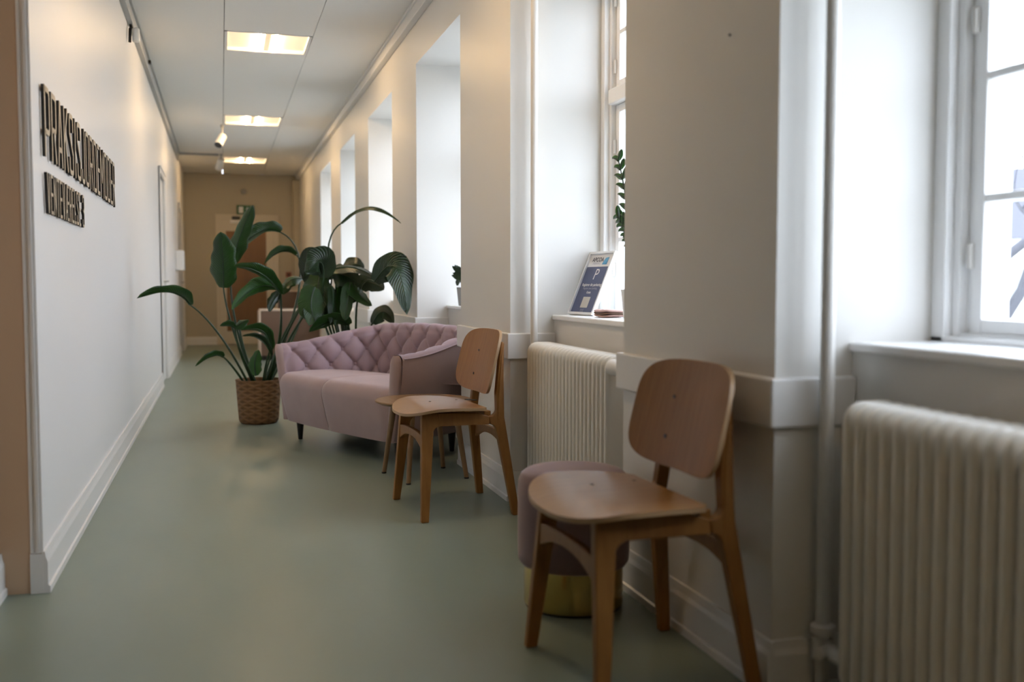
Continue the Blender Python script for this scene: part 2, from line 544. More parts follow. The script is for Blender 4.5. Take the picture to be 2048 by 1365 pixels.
MB().box(-.14, .14, -.025, .03, -.075, .075).build('housing', M['green_sign'], e, bevel=.004)
pic = MB().box(-.11, -.04, -.0275, -.0255, -.05, .05)
pic.build('doorway_pictogram', M['print_white'], e)
rn = MB()
for q in ([(.02, -.05), (.04, -.01), (.03, .02)], [(.08, -.045), (.055, -.01), (.03, .02)], [(.03, .02), (.0, .01)], [(.03, .02), (.065, .015)]):
    for (p0, p1) in zip(q, q[1:]):
        rn.tube([(p0[0], -.0265, p0[1]), (p1[0], -.0265, p1[1])], .007, 6)
rn.lathe([(0.001, -.01), (.01, 0), (.001, .01)], 8, (.028, -.0265, .037))
rn.build('running_figure', M['print_white'], e)
tag(box_obj('alarm_panel', M['wall_end'], (1.10, 1.215, YE - .05, YE, 1.60, 1.77), bevel=.006), 'cream alarm panel beside the end door', 'alarm panel')
e = tag(empty('call_point', (1.075, YE, 1.15)), 'small red-brown fire call point on the end wall', 'call point')
MB().box(-.045, .045, -.035, 0, -.045, .045).build('housing', mat('red_brown', (.22, .07, .04), .5), e, bevel=.005)
MB().box(-.02, .02, -.039, -.036, -.02, .02).build('button', M['dark'], e)
tag(MB().lathe([(.001, 0), (.045, 0), (.04, .03), (.001, .035)], 20).build('smoke_detector', M['grey'], smooth=40, loc=(.375, YE - .001, 2.51)),
    'small grey detector on the end wall above the exit sign', 'detector').rotation_euler = (PI / 2, 0, 0)

# --- windows
def window(k, a, b):
    e = struct(empty('window_%d' % k, (X_FRAME, (a + b) / 2, Z_SILL)))
    hw, H = (b - a) / 2, Z_HEAD - Z_SILL
    zt = 1.835 - Z_SILL
    fr = MB()
    for s in (-1, 1):
        fr.box(-.012, .10, s * (hw - .045), s * hw, 0, H)
        fr.box(.012, .10, s * (hw - .07), s * (hw - .045), 0, H)
        fr.box(.035, .10, s * (hw - .095), s * (hw - .07), 0, H)
    fr.box(-.012, .10, -hw, hw, H - .05, H).box(.012, .10, -hw, hw, H - .075, H - .05)
    fr.box(-.012, .10, -hw, hw, 0, .014).box(.015, .10, -hw, hw, .014, .022)
    fr.build('frame', M['window_paint'], e, bevel=.003)
    MB().box(-.005, .10, -hw + .07, hw - .07, zt - .035, zt + .035).build('transom', M['window_paint'], e, bevel=.008, seg=3)
    MB().box(-.002, .10, -.04, .04, .04, H - .06).build('mullion', M['window_paint'], e, bevel=.006)
    for s in (-1, 1):
        y0, y1 = sorted((s * .042, s * (hw - .092)))
        for lo, hi, bars in ((.022, zt - .037, 2), (zt + .037, H - .077, 1)):
            sa = MB()
            st = .034
            sa.box(.028, .108, y0, y0 + st, lo, hi).box(.028, .108, y1 - st, y1, lo, hi)
            sa.box(.028, .108, y0 + st, y1 - st, lo, lo + .035).box(.028, .108, y0 + st, y1 - st, hi - st, hi)
            hs = [lo + .035 + (hi - st - lo - .035) * (j + 1) / (bars + 1) for j in range(bars)]
            for z in hs:
                sa.box(.030, .066, y0 + st, y1 - st, z - .010, z + .010)
            so = sa.build('sash', M['window_paint'], e, bevel=.003)
            zz = [lo + .035] + hs + [hi - st]
            for z0, z1 in zip(zz, zz[1:]):
                MB().box(.040, .043, y0 + st - .004, y1 - st + .004, z0 - .004, z1 + .004).build('pane', M['glass'], so)
            for z in (lo + (hi - lo) * .2, lo + (hi - lo) * .8):
                yh = y1 if s > 0 else y0
                MB().tube([(.022, yh, z - .03), (.022, yh, z + .03)], .008, 8).build('hinge', M['pipe'], so, smooth=40)
    si = MB().box(X_APRON - .012 - X_FRAME, X_OUT - X_FRAME, -hw, hw, -.022, 0)
    si.build('sill', M['window_paint'], e, bevel=.005, seg=3)
for k, (a, b) in enumerate(OPEN):
    window(k + 1, a, b)

# ================================================================== CEILING LAMPS
for k, y in enumerate(LAMPS):
    e = empty('ceiling_lamp', (.357, y + .3, ZC))
    where = ['recessed square ceiling lamp behind the camera position', 'recessed square ceiling lamp just before the sofa',
             'nearest recessed ceiling lamp in view, two bright warm tubes', 'middle of the three recessed ceiling lamps in view',
             'farthest recessed ceiling lamp, close to the end wall'][k]
    tag(e, where, 'ceiling lamp', 'recessed warm ceiling lamps')
    f = MB()
    for s in (-1, 1):
        f.box(s * .287, s * .308, -.3, .3, -.004, .05).box(-.308, .308, s * .287, s * .300, -.004, .05)
    f.build('frame', M['white'], e)
    MB().box(-.29, .29, -.29, .29, .05, .056).build('reflector', M['reflector'], e)
    MB().box(-.287, -.022, -.287, .287, .024, .028).box(.022, .287, -.287, .287, .024, .028).build('diffuser', M['diffuser'], e)
    MB().box(-.022, .022, -.287, .287, .006, .05).build('centre_spine', M['reflector'], e)
    for s in (-1, 1):
        MB().tube([(s * .062, -.27, .010), (s * .062, .27, .010)], .013, 12).build('tube', M['tube'], e, smooth=60)

# --- spotlights and their tracks
def spotlight(loc, rail, lab, lean, s=1.):
    e = tag(empty('spotlight', loc), lab, 'spotlight', 'white ceiling spotlights')
    MB().lathe([(.02, 0), (.022, -.02), (.012, -.03), (.008, -.15 * s), (.012, -.155 * s)], 12).build('stem', M['grey'], e, smooth=40)
    d = Vector(lean).normalized()
    p0 = Vector((0, 0, -.14 * s)) - d * .03
    b = MB().tube([p0, p0 + d * .01, p0 + d * .16, p0 + d * .162], [.03, .046, .05, .046], 20)
    b.build('barrel', M['white'], e, smooth=40)
    MB().tube([p0 + d * .161, p0 + d * .1635], [.043, .043], 20).build('aperture', M['dark'], e)
    return e
spotlight((.035, 11.83, ZC), None, 'white cylinder spotlight with dark mouth hanging from the ceiling', (-.35, -.55, -.75))
spotlight((.02, 14.45, ZC), None, 'farther white spotlight at the end of the crosswise track', (-.25, .6, -.75), .7)
tag(box_obj('lighting_track', M['grey'], (XL + .04, -.01, 14.43, 14.465, ZC - .03, ZC), bevel=.003), 'thin lighting track crossing the ceiling from the left wall', 'track')
e = tag(empty('track_spotlight', (XL + .03, 7.06, ZC - .09)), 'small white spotlight with dark bracket on the left wall track', 'spotlight')
MB().tube([(-.015, .05, .01), (-.005, .03, -.03), (-.012, -.01, -.04), (-.014, -.03, -.13)], .010, 8).build('bracket', M['dark'], e, smooth=40)
MB().tube([(.02, 0, -.03), (.022, 0, -.04), (.024, -.01, -.12), (.024, -.01, -.122)], [.013, .024, .024, .02], 14).build('barrel', M['white'], e, smooth=40)
tag(MB().box(-.0, .02, -.03, .03, -.012, .012).build('track_clip', M['dark'], bevel=.003, loc=(XL + .04, 8.45, ZC - .05)), 'small dark clip on the left wall trunking', 'clip')

tag(box_obj('wall_dispenser', M['white'], (XL, XL + .105, 13.55, 13.85, 1.17, 1.43), bevel=.015, seg=3), 'white box dispenser fixed to the left wall near the end', 'dispenser')
tag(MB().lathe([(.001, 0), (.004, 0), (.003, .004), (.001, .005)], 10).build('nail', M['grey'], smooth=40, loc=at(1460, 70, 2.32)), 'tiny nail high on the nearest pier', 'nail').rotation_euler = (0, -PI / 2, 0)

# ================================================================== WALL LETTERING
def ribbon(mb, pts, wd, map3, t, closed=False):
    pts = [Vector(p) for p in pts]
    n = len(pts)
    L, R = [], []
    for i in range(n):
        if closed:
            d0, d1 = pts[i] - pts[i - 1], pts[(i + 1) % n] - pts[i]
        else:
            d0 = pts[i] - pts[i - 1] if i else pts[1] - pts[0]
            d1 = pts[i + 1] - pts[i] if i < n - 1 else pts[-1] - pts[-2]
        d0.normalize(); d1.normalize()
        n0, n1 = Vector((-d0.y, d0.x)), Vector((-d1.y, d1.x))
        m = (n0 + n1)
        m = m / max(m.length_squared, .25) * 2 * (wd / 2)
        L.append(pts[i] + m); R.append(pts[i] - m)
    rng = range(n) if closed else range(n - 1)
    for i in rng:
        j = (i + 1) % n
        mb.prism([L[i], L[j], R[j], R[i]], map3, 0, t, 0, 1)

def rr(x0, y0, x1, y1, r, parts='all'):
    """rounded rectangle centreline, counter-clockwise from bottom-left"""
    out = []
    for cx, cy, a0 in ((x1 - r, y0 + r, -90), (x1 - r, y1 - r, 0), (x0 + r, y1 - r, 90), (x0 + r, y0 + r, 180)):
        for k in range(5):
            a = math.radians(a0 + 22.5 * k)
            out.append((cx + r * math.cos(a), cy + r * math.sin(a)))
    return out

def glyph(ch, W, H, s):
    """strokes (polyline, closed) for a narrow sans capital of width W, height H, stroke s"""
    h = s / 2
    x0, x1, y0, y1, ym = h, W - h, h, H - h, H * .5
    r = min((x1 - x0) / 2, s * 1.1)
    V = lambda x: ([(x, 0), (x, H)], False)
    bowl = lambda ya, yb: [(x0, ya)] + [p for p in rr(x0 - r, ya, x1, yb, r)[0:10]] + [(x0, yb)]
    if ch == 'P': return [V(x0), (bowl(H * .36, y1), False)]
    if ch == 'R': return [V(x0), (bowl(H * .46, y1), False), ([(x0 + (x1 - x0) * .55, H * .46), (x1, 0)], False)]
    if ch == 'A': return [([(x0, 0), (W / 2 - h * .5, H)], False), ([(x1, 0), (W / 2 + h * .5, H)], False), ([(x0 + .1 * W, H * .26), (x1 - .1 * W, H * .26)], False)]
    if ch == 'K': return [V(x0), ([(x1, H), (x0 + h, H * .45)], False), ([(x0 + (x1 - x0) * .35, H * .56), (x1, 0)], False)]
    if ch == 'S':
        q = rr(x0, y0, x1, y1, r)
        return [([(x1, H * .72)] + q[5:10] + q[10:15] + [(x0, H * .66), (W / 2, ym), (x1, H * .34)] + q[0:5][::-1] + q[15:20][::-1] + [(x0, H * .28)], False)]
    if ch == 'I': return [([(W / 2, 0), (W / 2, H)], False)]
    if ch == 'J':
        q = rr(x0, y0, x1, y1, r)
        return [([(x1, H)] + q[0:5][::-1] + q[15:20][::-1] + [(x0, H * .25)], False)]
    if ch == 'O': return [(rr(x0, y0, x1, y1, r), True)]
    if ch == 'D': return [V(x0), (bowl(y0, y1), False)]
    if ch == 'E': return [V(x0)] + [([(x0, y), (W, y)], False) for y in (y0, ym, y1)]
    if ch == 'M': return [V(x0), V(x1), ([(x0, H), (W / 2, H * .3)], False), ([(x1, H), (W / 2, H * .3)], False)]
    if ch == 'N': return [V(x0), V(x1), ([(x0, H), (x1, 0)], False)]
    if ch == 'V': return [([(x0, H), (W / 2 - h * .4, 0)], False), ([(x1, H), (W / 2 + h * .4, 0)], False)]
    if ch == 'T': return [([(W / 2, 0), (W / 2, H)], False), ([(0, y1), (W, y1)], False)]
    if ch == 'L': return [V(x0), ([(x0, y0), (W, y0)], False)]
    if ch == 'Æ': return [([(x0, 0), (W * .5, H)], False), ([(W * .56, 0), (W * .56, H)], False), ([(W * .2, H * .26), (W * .5, H * .26)], False)] + [([(W * .5, y), (W, y)], False) for y in (y0, ym, y1)]
    if ch == '3':
        q = rr(x0, y0, x1, y1, r)
        return [([(x0, H * .76)] + q[10:15][::-1] + q[5:10][::-1] + [(x1, H * .58), (W * .55, ym), (x1, H * .42)] + q[0:5][::-1] + q[15:20][::-1] + [(x0, H * .24)], False)]
    return []

def lettering(text, y0, z0, H, total, s, label):
    e = tag(empty('wall_lettering', (XL, y0, z0)), label, 'lettering', 'wooden letters on the left wall')
    wts = [{'I': .42, 'J': .85, 'M': 1.3, 'Æ': 1.45, ' ': .5, 'E': .85, 'L': .8, 'T': .9}.get(c, 1.) for c in text]
    gap = .30
    unit = total / (sum(wts) + gap * (len(text) - 1))
    y = 0
    for c, wt in zip(text, wts):
        W = unit * wt
        if c != ' ':
            mb = MB()
            for pts, closed in glyph(c, W, H, s):
                ribbon(mb, pts, s, lambda p, t: (.005 + t, p[0], p[1]), .010, closed)
            mb.build('letter', [M['letter_face'], M['letter_edge']], e, loc=(0, y, 0))
        y += W + gap * unit
lettering('PRAKSISJORDEMODER', 3.61, 1.413, .235, 2.26, .019, 'upper line of tall wooden letters on the left wall reading PRAKSISJORDEMODER')
lettering('VENTEVÆRELSE 3', 3.63, 1.228, .135, .93, .0115, 'lower line of smaller wooden letters on the left wall reading VENTEVÆRELSE 3')

# ================================================================== RADIATORS, PIPES
def section_mesh():
    """one column of a steel column radiator: rounded upright plate"""
    pts = []
    x0, x1, z0, z1, r = -.072, .072, .085, .735, .045
    for cx, cz, a0 in ((x1 - r, z0 + r, -90), (x1 - r, z1 - r, 0), (x0 + r, z1 - r, 90), (x0 + r, z0 + r, 180)):
        for k in range(7):
            a = math.radians(a0 + 15 * k)
            pts.append((cx + r * math.cos(a), cz + r * math.sin(a)))
    n = len(pts)
    mb = MB()
    lay = [(-.0145, .024), (-.0135, .012), (-.009, .003), (0, 0), (.009, .003), (.0135, .012), (.0145, .024)]
    v = []
    for y, ins in lay:
        for (x, z) in pts:
            cx, cz = 0, .41
            v.append((x * (1 - ins / .072), y, cz + (z - cz) * (1 - ins / .325)))
    f = [(i * n + k, i * n + (k + 1) % n, (i + 1) * n + (k + 1) % n, (i + 1) * n + k) for i in range(len(lay) - 1) for k in range(n)]
    f += [tuple(range(n)), tuple(range((len(lay) - 1) * n, len(lay) * n))]
    mb.add(v, f)
    return mb.mesh('section', M['radiator'], 50)
SEC = section_mesh()
def radiator(y_far, n, label, group, pitch=.042, x=1.368):
    e = tag(empty('radiator', (x, y_far - pitch * n / 2, 0)), label, 'radiator', group)
    L = pitch * n
    for i in range(n):
        o = bpy.data.objects.new('section', SEC)
        COL.objects.link(o); o.parent = e
        o.location = (0, L / 2 - pitch * (i + .5), 0)
    for z in (.14, .68):
        MB().tube([(0, -L / 2 - .004, z), (0, L / 2 + .004, z)], .022, 14).build('header', M['radiator'], e, smooth=50)
    for s in (-1, 1):
        MB().box(-.03, .03, s * (L / 2 - .14) - .012, s * (L / 2 - .14) + .012, 0, .10).build('foot', M['radiator'], e, bevel=.003)
        MB().box(.07, X_APRON - x - .001, s * (L / 2 - .2) - .012, s * (L / 2 - .2) + .012, .55, .60).build('wall_bracket', M['radiator'], e)
    return e
G_R = 'white column radiators under the windows'
radiator(1.885, 25, 'white column radiator under the nearest window, right foreground', G_R)
radiator(4.225, 23, 'white column radiator under the window with the parking notice', G_R)
radiator(8.72, 22, 'white column radiator under the window behind the plant leaves', G_R)
radiator(10.85, 22, 'white column radiator under the second window beyond the sofa plant', G_R)
radiator(13.1, 22, 'white column radiator under the farthest window', G_R)

def riser(y, x, label, z1=ZC - .085, low=0.):
    e = tag(empty('heating_pipe', (x, y, 0)), label, 'pipe', 'white heating pipes beside the windows')
    MB().tube([(0, 0, low), (0, 0, z1)], .0165, 14).build('pipe_run', M['pipe'], e, smooth=50)
    return e
p1 = riser(2.026, 1.36, 'white vertical heating pipe in front of the nearest window jamb')
v_ = MB().tube([(0, 0, .10), (0, 0, .15)], .024, 14)
v_.tube([(0, 0, .125), (.0, -.045, .125), (.0, -.10, .125)], [.018, .018, .015], 12)
v_.tube([(-.002, -.03, .125), (-.03, -.032, .125), (-.032, -.032, .125)], [.016, .016, .01], 12)
v_.build('valve', M['pipe'], p1, smooth=40)
MB().lathe([(.03, .165), (.03, .18), (.02, .185)], 16).build('collar', M['pipe'], p1, smooth=40)
p2 = riser(4.285, 1.352, 'white vertical heating pipe behind the radiator by the notice')
MB().tube([(0, 0, .125), (0, -.05, .125)], [.018, .015], 12).build('valve', M['pipe'], p2, smooth=40)
e = tag(empty('thermostat_valve', (1.31, 3.20, .700)), 'white cylindrical thermostat head at the near end of the second radiator', 'thermostat')
MB().tube([(0, -.11, 0), (0, -.105, 0), (0, .035, 0), (0, .045, 0), (0, .05, 0)], [.02, .027, .029, .024, .015], 20).build('head', M['white'], e, smooth=40)
MB().tube([(0, .045, 0), (.03, .058, -.01)], .010, 10).build('spindle', M['chrome'], e, smooth=40)

# ================================================================== CHAIRS
def make_chair(label, slot=False):
    root = tag(empty('dining_chair'), label, 'chair', 'oak shell chairs along the right wall')
    yo = lambda z, s: s * (.240 - .062 * min(z, .42) / .42 - .045 * min(max(z - .42, 0) / .22, 1))
    # front legs with a rounded shoulder into the side rail
    def front_poly():
        pts = [(-.217, 0), (-.185, 0), (-.150, .355)]
        for k in range(1, 7):
            a = math.radians(180 - 15 * k)
            pts.append((-.122 + .028 * math.cos(a), .362 + .028 * math.sin(a)))
        pts += [(-.122, .448), (-.196, .448)]
        return pts
    def rear_poly():
        pts = [(.188, 0), (.136, .34)]
        for k in range(0, 7):
            a = math.radians(0 + 15 * k)
            pts.append((.104 + .028 * math.cos(a), .362 + .028 * math.sin(a)))
        pts += [(.100, .425)]
        for k in range(0, 6):
            a = math.radians(-90 + 15 * k)
            pts.append((.108 + .03 * math.cos(a), .456 + .03 * math.sin(a)))
        pts += [(.140, .52), (.170, .735), (.178, .742), (.186, .735), (.181, .60), (.170, .42), (.180, .34), (.220, 0)]
        return pts
    for s in (1, -1):
        th = .016
        for poly, z_ in ((front_poly(), 0), (rear_poly(), 0)):
            mb = MB()
            def fn(p, t, s=s):
                zz = p[1]
                k = 1.0 if zz > .1 else .82 + 1.8 * zz
                return (p[0], yo(zz, s) + t * k, zz)
            mb.prism(poly, fn, -th, th)
            mb.build('leg', M['oak'], root, bevel=.004, seg=2)
        mb = MB()
        rail = [(-.124, .392), (.102, .390), (.102, .425), (.05, .442), (-.124, .448)]
        mb.prism(rail, lambda p, t, s=s: (p[0], yo(p[1], s) + t, p[1]), -.0145, .0145)
        mb.build('side_rail', M['oak'], root, bevel=.004)
    # arched stretchers, front and rear
    for xa, zc in ((-.188, .335), (.172, .325)):
        mb = MB()
        N = 14
        top, bot = [], []
        for i in range(N + 1):
            u = -1 + 2 * i / N
            y = u * .188
            top.append((y, zc + .030 - .010 * u * u))
            bot.append((y, zc - .002 - .042 * abs(u) ** 2.2))
        poly = bot + top[::-1]
        mb.prism(poly, lambda p, t, xa=xa: (xa + t, p[0], p[1]), -.010, .010)
        mb.build('stretcher', M['oak'], root, bevel=.003)
    for xc in (-.06, .10):
        MB().box(xc - .015, xc + .015, -.175, .175, .418, .446).build('cross_rail', M['oak'], root, bevel=.003)
    # seat shell
    def seat_pt(u, v, dz=0):
        vv = v
        x = -.258 + .345 * vv
        prof = (1 - (1 - min(vv / .42, 1)) ** 2.6) ** (1 / 2.2)
        rear = 1.0 if vv < .5 else 1 - .16 * ((vv - .5) / .5) ** 1.6
        rc = 1.0 if vv < .94 else math.sqrt(max(0, 1 - ((vv - .94) / .06) ** 2)) * .10 + .90
        y = u * .262 * prof * rear * rc
        z = .468 - .030 * max(0, (.36 - vv) / .36) ** 1.7
        z += -.013 * (1 - u * u) * math.sin(PI * min(1, max(0, vv)) ** .9)
        z += .006 * u * u * math.sin(PI * vv)
        z -= .004 * max(0, vv - .6) / .4
        return (x, y, z + dz)
    NU, NV = 28, 28
    eps = .004
    vmap = lambda v: eps + (1 - eps) * (v ** 1.35)
    mb = MB()
    mb.grid(lambda a, b: seat_pt(2 * a - 1, vmap(b)), NU, NV)
    nb = len(mb.v)
    mb.grid(lambda a, b: seat_pt(2 * a - 1, vmap(b), -.012), NU, NV)
    w_ = NU + 1
    ring = [i for i in range(w_)] + [j * w_ + NU for j in range(1, NV + 1)] + [NV * w_ + i for i in range(NU - 1, -1, -1)] + [j * w_ for j in range(NV - 1, 0, -1)]
    for i in range(len(ring)):
        p, q = ring[i], ring[(i + 1) % len(ring)]
        mb.f.append((p, q, nb + q, nb + p)); mb.mi.append(1)
    seat = mb.build('seat', [M['oak_seat'], M['ply_edge']], root, smooth=50)
    for (sx, sy) in ((-.07, .13), (.055, .13)):
        v = (sx + .258) / .345
        z = seat_pt(sy / .25, v)[2]
        MB().lathe([(.001, -.002), (.0055, -.002), (.0055, .0008), (.001, .0012)], 12).build('screw', M['dark'], seat, loc=(sx, sy, z))
    if slot:
        z = seat_pt(.35, (.10 + .258) / .345)[2]
        o = MB().box(-.010, .010, -.032, .032, -.002, .0012).build('keyhole_slot', M['dark'], seat, bevel=.002, loc=(.115, .10, z + .001))
        o.rotation_euler = (0, 0, .5)
    # backrest shell: curved ply, ends wrapping forward
    def back_pt(a, b, d=0):
        # square to rounded outline
        ang_y, ang_z = a, b
        n = 4.2
        m = max(abs(a), abs(b), 1e-6)
        l = (abs(a) ** n + abs(b) ** n) ** (1 / n)
        k = m / max(l, 1e-6)
        yy, zz = a * k, b * k
        y = .240 * yy * (1 - .01 * zz)
        z = .652 + .139 * zz
        x = .160 + .034 * zz - .040 * (yy ** 2) + d - .004
        return (x, y, z)
    N = 26
    mb = MB()
    mb.grid(lambda a, b: back_pt(2 * a - 1, 2 * b - 1, -.012), N, N)
    nb = len(mb.v)
    mb.grid(lambda a, b: back_pt(2 * a - 1, 2 * b - 1, 0.), N, N)
    w_ = N + 1
    ring = [i for i in range(w_)] + [j * w_ + N for j in range(1, N + 1)] + [N * w_ + i for i in range(N - 1, -1, -1)] + [j * w_ for j in range(N - 1, 0, -1)]
    for i in range(len(ring)):
        p, q = ring[i], ring[(i + 1) % len(ring)]
        mb.f.append((p, q, nb + q, nb + p)); mb.mi.append(1)
    back = mb.build('backrest', [M['oak_ply'], M['ply_edge']], root, smooth=50)
    for s in (1,):
        for zz in (-.50, .30):
            yy = s * .085 / .24
            p = back_pt(yy, zz, -.0125)
            MB().tube([(p[0] + .003, s * .085, p[2]), (p[0] - .0012, s * .085, p[2])], .0062, 12).build('screw', M['dark'], back)
    return root
c1 = make_chair('foreground oak chair with moulded seat beside the mauve pouf')
c1.location = (1.008, 2.322, 0); c1.rotation_euler = (0, 0, math.radians(2.4))
c2 = make_chair('middle-distance oak chair with a dark slot in its seat, by the round table', True)
c2.location = (.977, 4.283, 0); c2.rotation_euler = (0, 0, math.radians(4.5))

# ================================================================== ROUND SIDE TABLE
e = tag(empty('side_table', (.985, 5.005, 0)), 'round oak side table between the pink sofa and the second chair', 'table')
MB().lathe([(.001, .383), (.225, .383), (.245, .392), (.247, .398), (.243, .402), (.001, .402)], 48).build('tabletop', M['table_oak'], e, smooth=40)
for (dx, dy) in ((-.182, .151), (-.113, -.181), (.146, .234 - .03), (.200, -.108)):
    mb = MB().tube([(dx, dy, .006), (dx * .72, dy * .72, .384)], [.0115, .017], 14)
    l = mb.build('leg', M['table_oak'], e, smooth=50)
    MB().tube([(dx, dy, 0), (dx, dy, .008)], .0125, 12).build('glide', M['black'], l)
cr = MB().box(-.15, .15, -.012, .012, .366, .383).box(-.012, .012, -.15, .15, .366, .383)
cr.build('cross_brace', M['table_oak'], e)

# ================================================================== POUF
e = tag(empty('pouf', (1.035, 2.872, 0)), 'round mauve velvet pouf on a brass plinth behind the foreground chair', 'pouf')
prof = [(.001, .128)]
prof += [(.150, .128), (.163, .133), (.171, .145), (.173, .17), (.173, .35), (.171, .385), (.162, .408), (.145, .420), (.10, .425), (.001, .426)]
MB().lathe(prof, 56).build('cushion', M['pouf'], e, smooth=70)
MB().lathe([(.001, .008), (.152, .008), (.153, .012), (.153, .132), (.001, .134)], 56).build('plinth', M['brass'], e, smooth=40)
MB().lathe([(.001, 0), (.150, 0), (.152, .008), (.001, .009)], 48).build('foot_ring', M['black'], e, smooth=40)

# ================================================================== SOFA
def make_sofa():
    eu = Vector((-.396, .918, 0)); ev = Vector((.918, .396, 0))
    org = Vector((.655, 5.915, 0))
    rz = math.atan2(ev.y, ev.x)           # local +x = depth (front to back), local +y = width (near to far)
    root = tag(empty('sofa', org, rz), 'pink velvet two-seat sofa with button-tufted curved back', 'sofa')
    # centreline of the wrap-around shell, local (v depth, u width), from near arm front to far arm front
    half = [(-.03, .675), (.12, .660), (.28, .628), (.42, .588), (.52, .548), (.585, .49), (.62, .41), (.635, .30), (.642, .15), (.645, 0)]
    pl = [Vector((v, -u)) for v, u in half] + [Vector((v, u)) for v, u in half[:-1][::-1]]
    # Catmull-Rom resample by arc length
    dense = []
    for i in range(len(pl) - 1):
        p0, p1, p2, p3 = pl[max(i - 1, 0)], pl[i], pl[i + 1], pl[min(i + 2, len(pl) - 1)]
        for k in range(14):
            t = k / 14
            dense.append(.5 * ((2 * p1) + (p2 - p0) * t + (2 * p0 - 5 * p1 + 4 * p2 - p3) * t * t + (3 * p1 - p0 - 3 * p2 + p3) * t ** 3))
    dense.append(pl[-1])
    cum = [0]
    for a, b in zip(dense, dense[1:]):
        cum.append(cum[-1] + (b - a).length)
    LEN = cum[-1]
    def P(s):
        s = min(max(s, 0), LEN)
        for i in range(len(cum) - 1):
            if cum[i + 1] >= s:
                f = (s - cum[i]) / max(cum[i + 1] - cum[i], 1e-9)
                return dense[i].lerp(dense[i + 1], f)
        return dense[-1]
    def frame(s):
        t = (P(s + .01) - P(s - .01)).normalized()
        return P(s), t, Vector((t.y, -t.x))       # n points out of the seat
    def top(s):
        d = min(s, LEN - s)
        k = min(1, d / .75)
        k = k * k * (3 - 2 * k)
        c = abs(s - LEN / 2) / (LEN / 2)
        return 0.612 + .110 * k + .020 * max(0, 1 - (c / .5) ** 2)
    TH = .055
    Z0 = .13
    def tuft(s, z):
        ds, dz, zb = .083, .100, .665
        a = (s - LEN / 2) / ds
        b = (z - zb) / dz
        p, q = (a + b) / 2, (a - b) / 2
        fp, fq = abs(math.sin(PI * p)), abs(math.sin(PI * q))
        puff = (fp * fq) ** .36
        btn = math.exp(-((math.hypot(p - round(p), q - round(q))) / .11) ** 2)
        vert = 0
        if z > zb + .03:      # upright pleats run from the top buttons over the edge
            aa = a / 2 if round(0) == 0 else a
            vert = (abs(math.sin(PI * (a / 2)))) ** .45
            w_ = min(1, (z - zb - .03) / .04)
            puff = puff * (1 - w_) + vert * w_
        return puff, btn
    NS = 300
    # section: inner face from the seat up, over the rounded top, to the piping line
    def inner(s, j, NJ):
        ctr, t, n = frame(s)
        T = top(s)
        zin0 = .30
        r = TH
        n_face = int(NJ * .78)
        if j <= n_face:
            z = zin0 + (T - r - zin0) * j / n_face
            lean = .055 * (T - z) / (T - zin0)
            off = -TH - lean + .03
            th = 0
        else:
            a = PI * (j - n_face) / (NJ - n_face) * .80
            z = T - r + r * math.sin(a)
            off = -(r * math.cos(a)) + .03 * (1 - a / PI) + 0
            th = a
        puff, btn = tuft(s, z)
        edge = min(1, min(s, LEN - s) / .06)
        fade = 1 if th == 0 else max(0, 1 - th / 1.9)
        amp = (.044 * (puff - .6) - .018 * btn) * edge * fade
        d = Vector((-math.cos(th), math.sin(th)))
        off += d.x * amp
        z += d.y * amp
        q = ctr + n * off
        return (q.x, q.y, z)
    def endscale(s):
        return 1
    NJ = 64
    mb = MB()
    mb.grid(lambda a, b: inner(a * LEN, round(b * NJ), NJ), NS, NJ)
    lining = mb.build('tufted_back', M['velvet'], root, smooth=80)
    # outer shell: from piping down the outside, tapering in towards the base
    def outer(s, b):
        ctr, t, n = frame(s)
        T = top(s)
        a = PI * .80
        zt = T - TH + TH * math.sin(a)
        z = zt + (Z0 - zt) * b
        off = -TH * math.cos(a) + .006 + .008 * math.sin(PI * min(b * 1.6, 1)) - .075 * b ** 1.2
        if b > .94:
            off -= .02 * ((b - .94) / .06) ** 2
        q = ctr + n * off
        return (q.x, q.y, z)
    mb = MB()
    mb.grid(lambda a, b: outer(a * LEN, b), 120, 24)
    mb.build('outer_shell', M['velvet_seat'], root, smooth=80)
    # underside of the base
    mb = MB()
    uv = [outer(i / 60 * LEN, 1.) for i in range(61)]
    poly = [(p[0], p[1]) for p in uv]
    mb.prism(poly, lambda p, z: (.04 + p[0] * .90, p[1] * .92, z), Z0 - .002, Z0 + .03)
    mb.build('base', M['black'], root)
    # arm fronts: padded end panel
    for end, sgn in ((0., -1), (LEN, 1)):
        mb = MB()
        ctr, t, n = frame(min(max(end, .011), LEN - .011))
        ctr = P(end)
        fw = -t if end == 0 else t       # points out of the arm's front
        T = top(end)
        NZ, NA = 26, 14
        def endp(a, b):
            ang = PI * a
            zt_ = T - .004
            z = Z0 + (zt_ - Z0) * b
            fz = (z - Z0) / (T - Z0)
            in_off = -TH - .055 * max(0, min(1, (T - z) / (T - .30))) + .03
            out_off = TH * .83 - .075 * (1 - fz) ** 1.2
            rnd = 1.0 if z < T - TH else math.sqrt(max(0, 1 - ((z - (T - TH)) / TH) ** 2))
            mid, hw = (in_off + out_off) / 2, (out_off - in_off) / 2 * max(rnd, .05)
            off = mid - hw * math.cos(ang)
            bul = .040 * math.sin(ang) * (.6 + .4 * rnd) - .03 * (1 - fz)
            q = ctr + n * off + fw * bul
            return (q.x, q.y, z)
        mb.grid(endp, NA, NZ)
        mb.build('arm_front', M['velvet_seat'], root, smooth=80)
    # piping along the outside top edge
    pts = [Vector(outer(.01 + i / 90 * (LEN - .02), .0)) for i in range(91)]
    MB().tube(pts, .005, 8).build('piping', M['velvet'], root, smooth=60)
    # buttons
    ds, dz, zb = .083, .100, .665
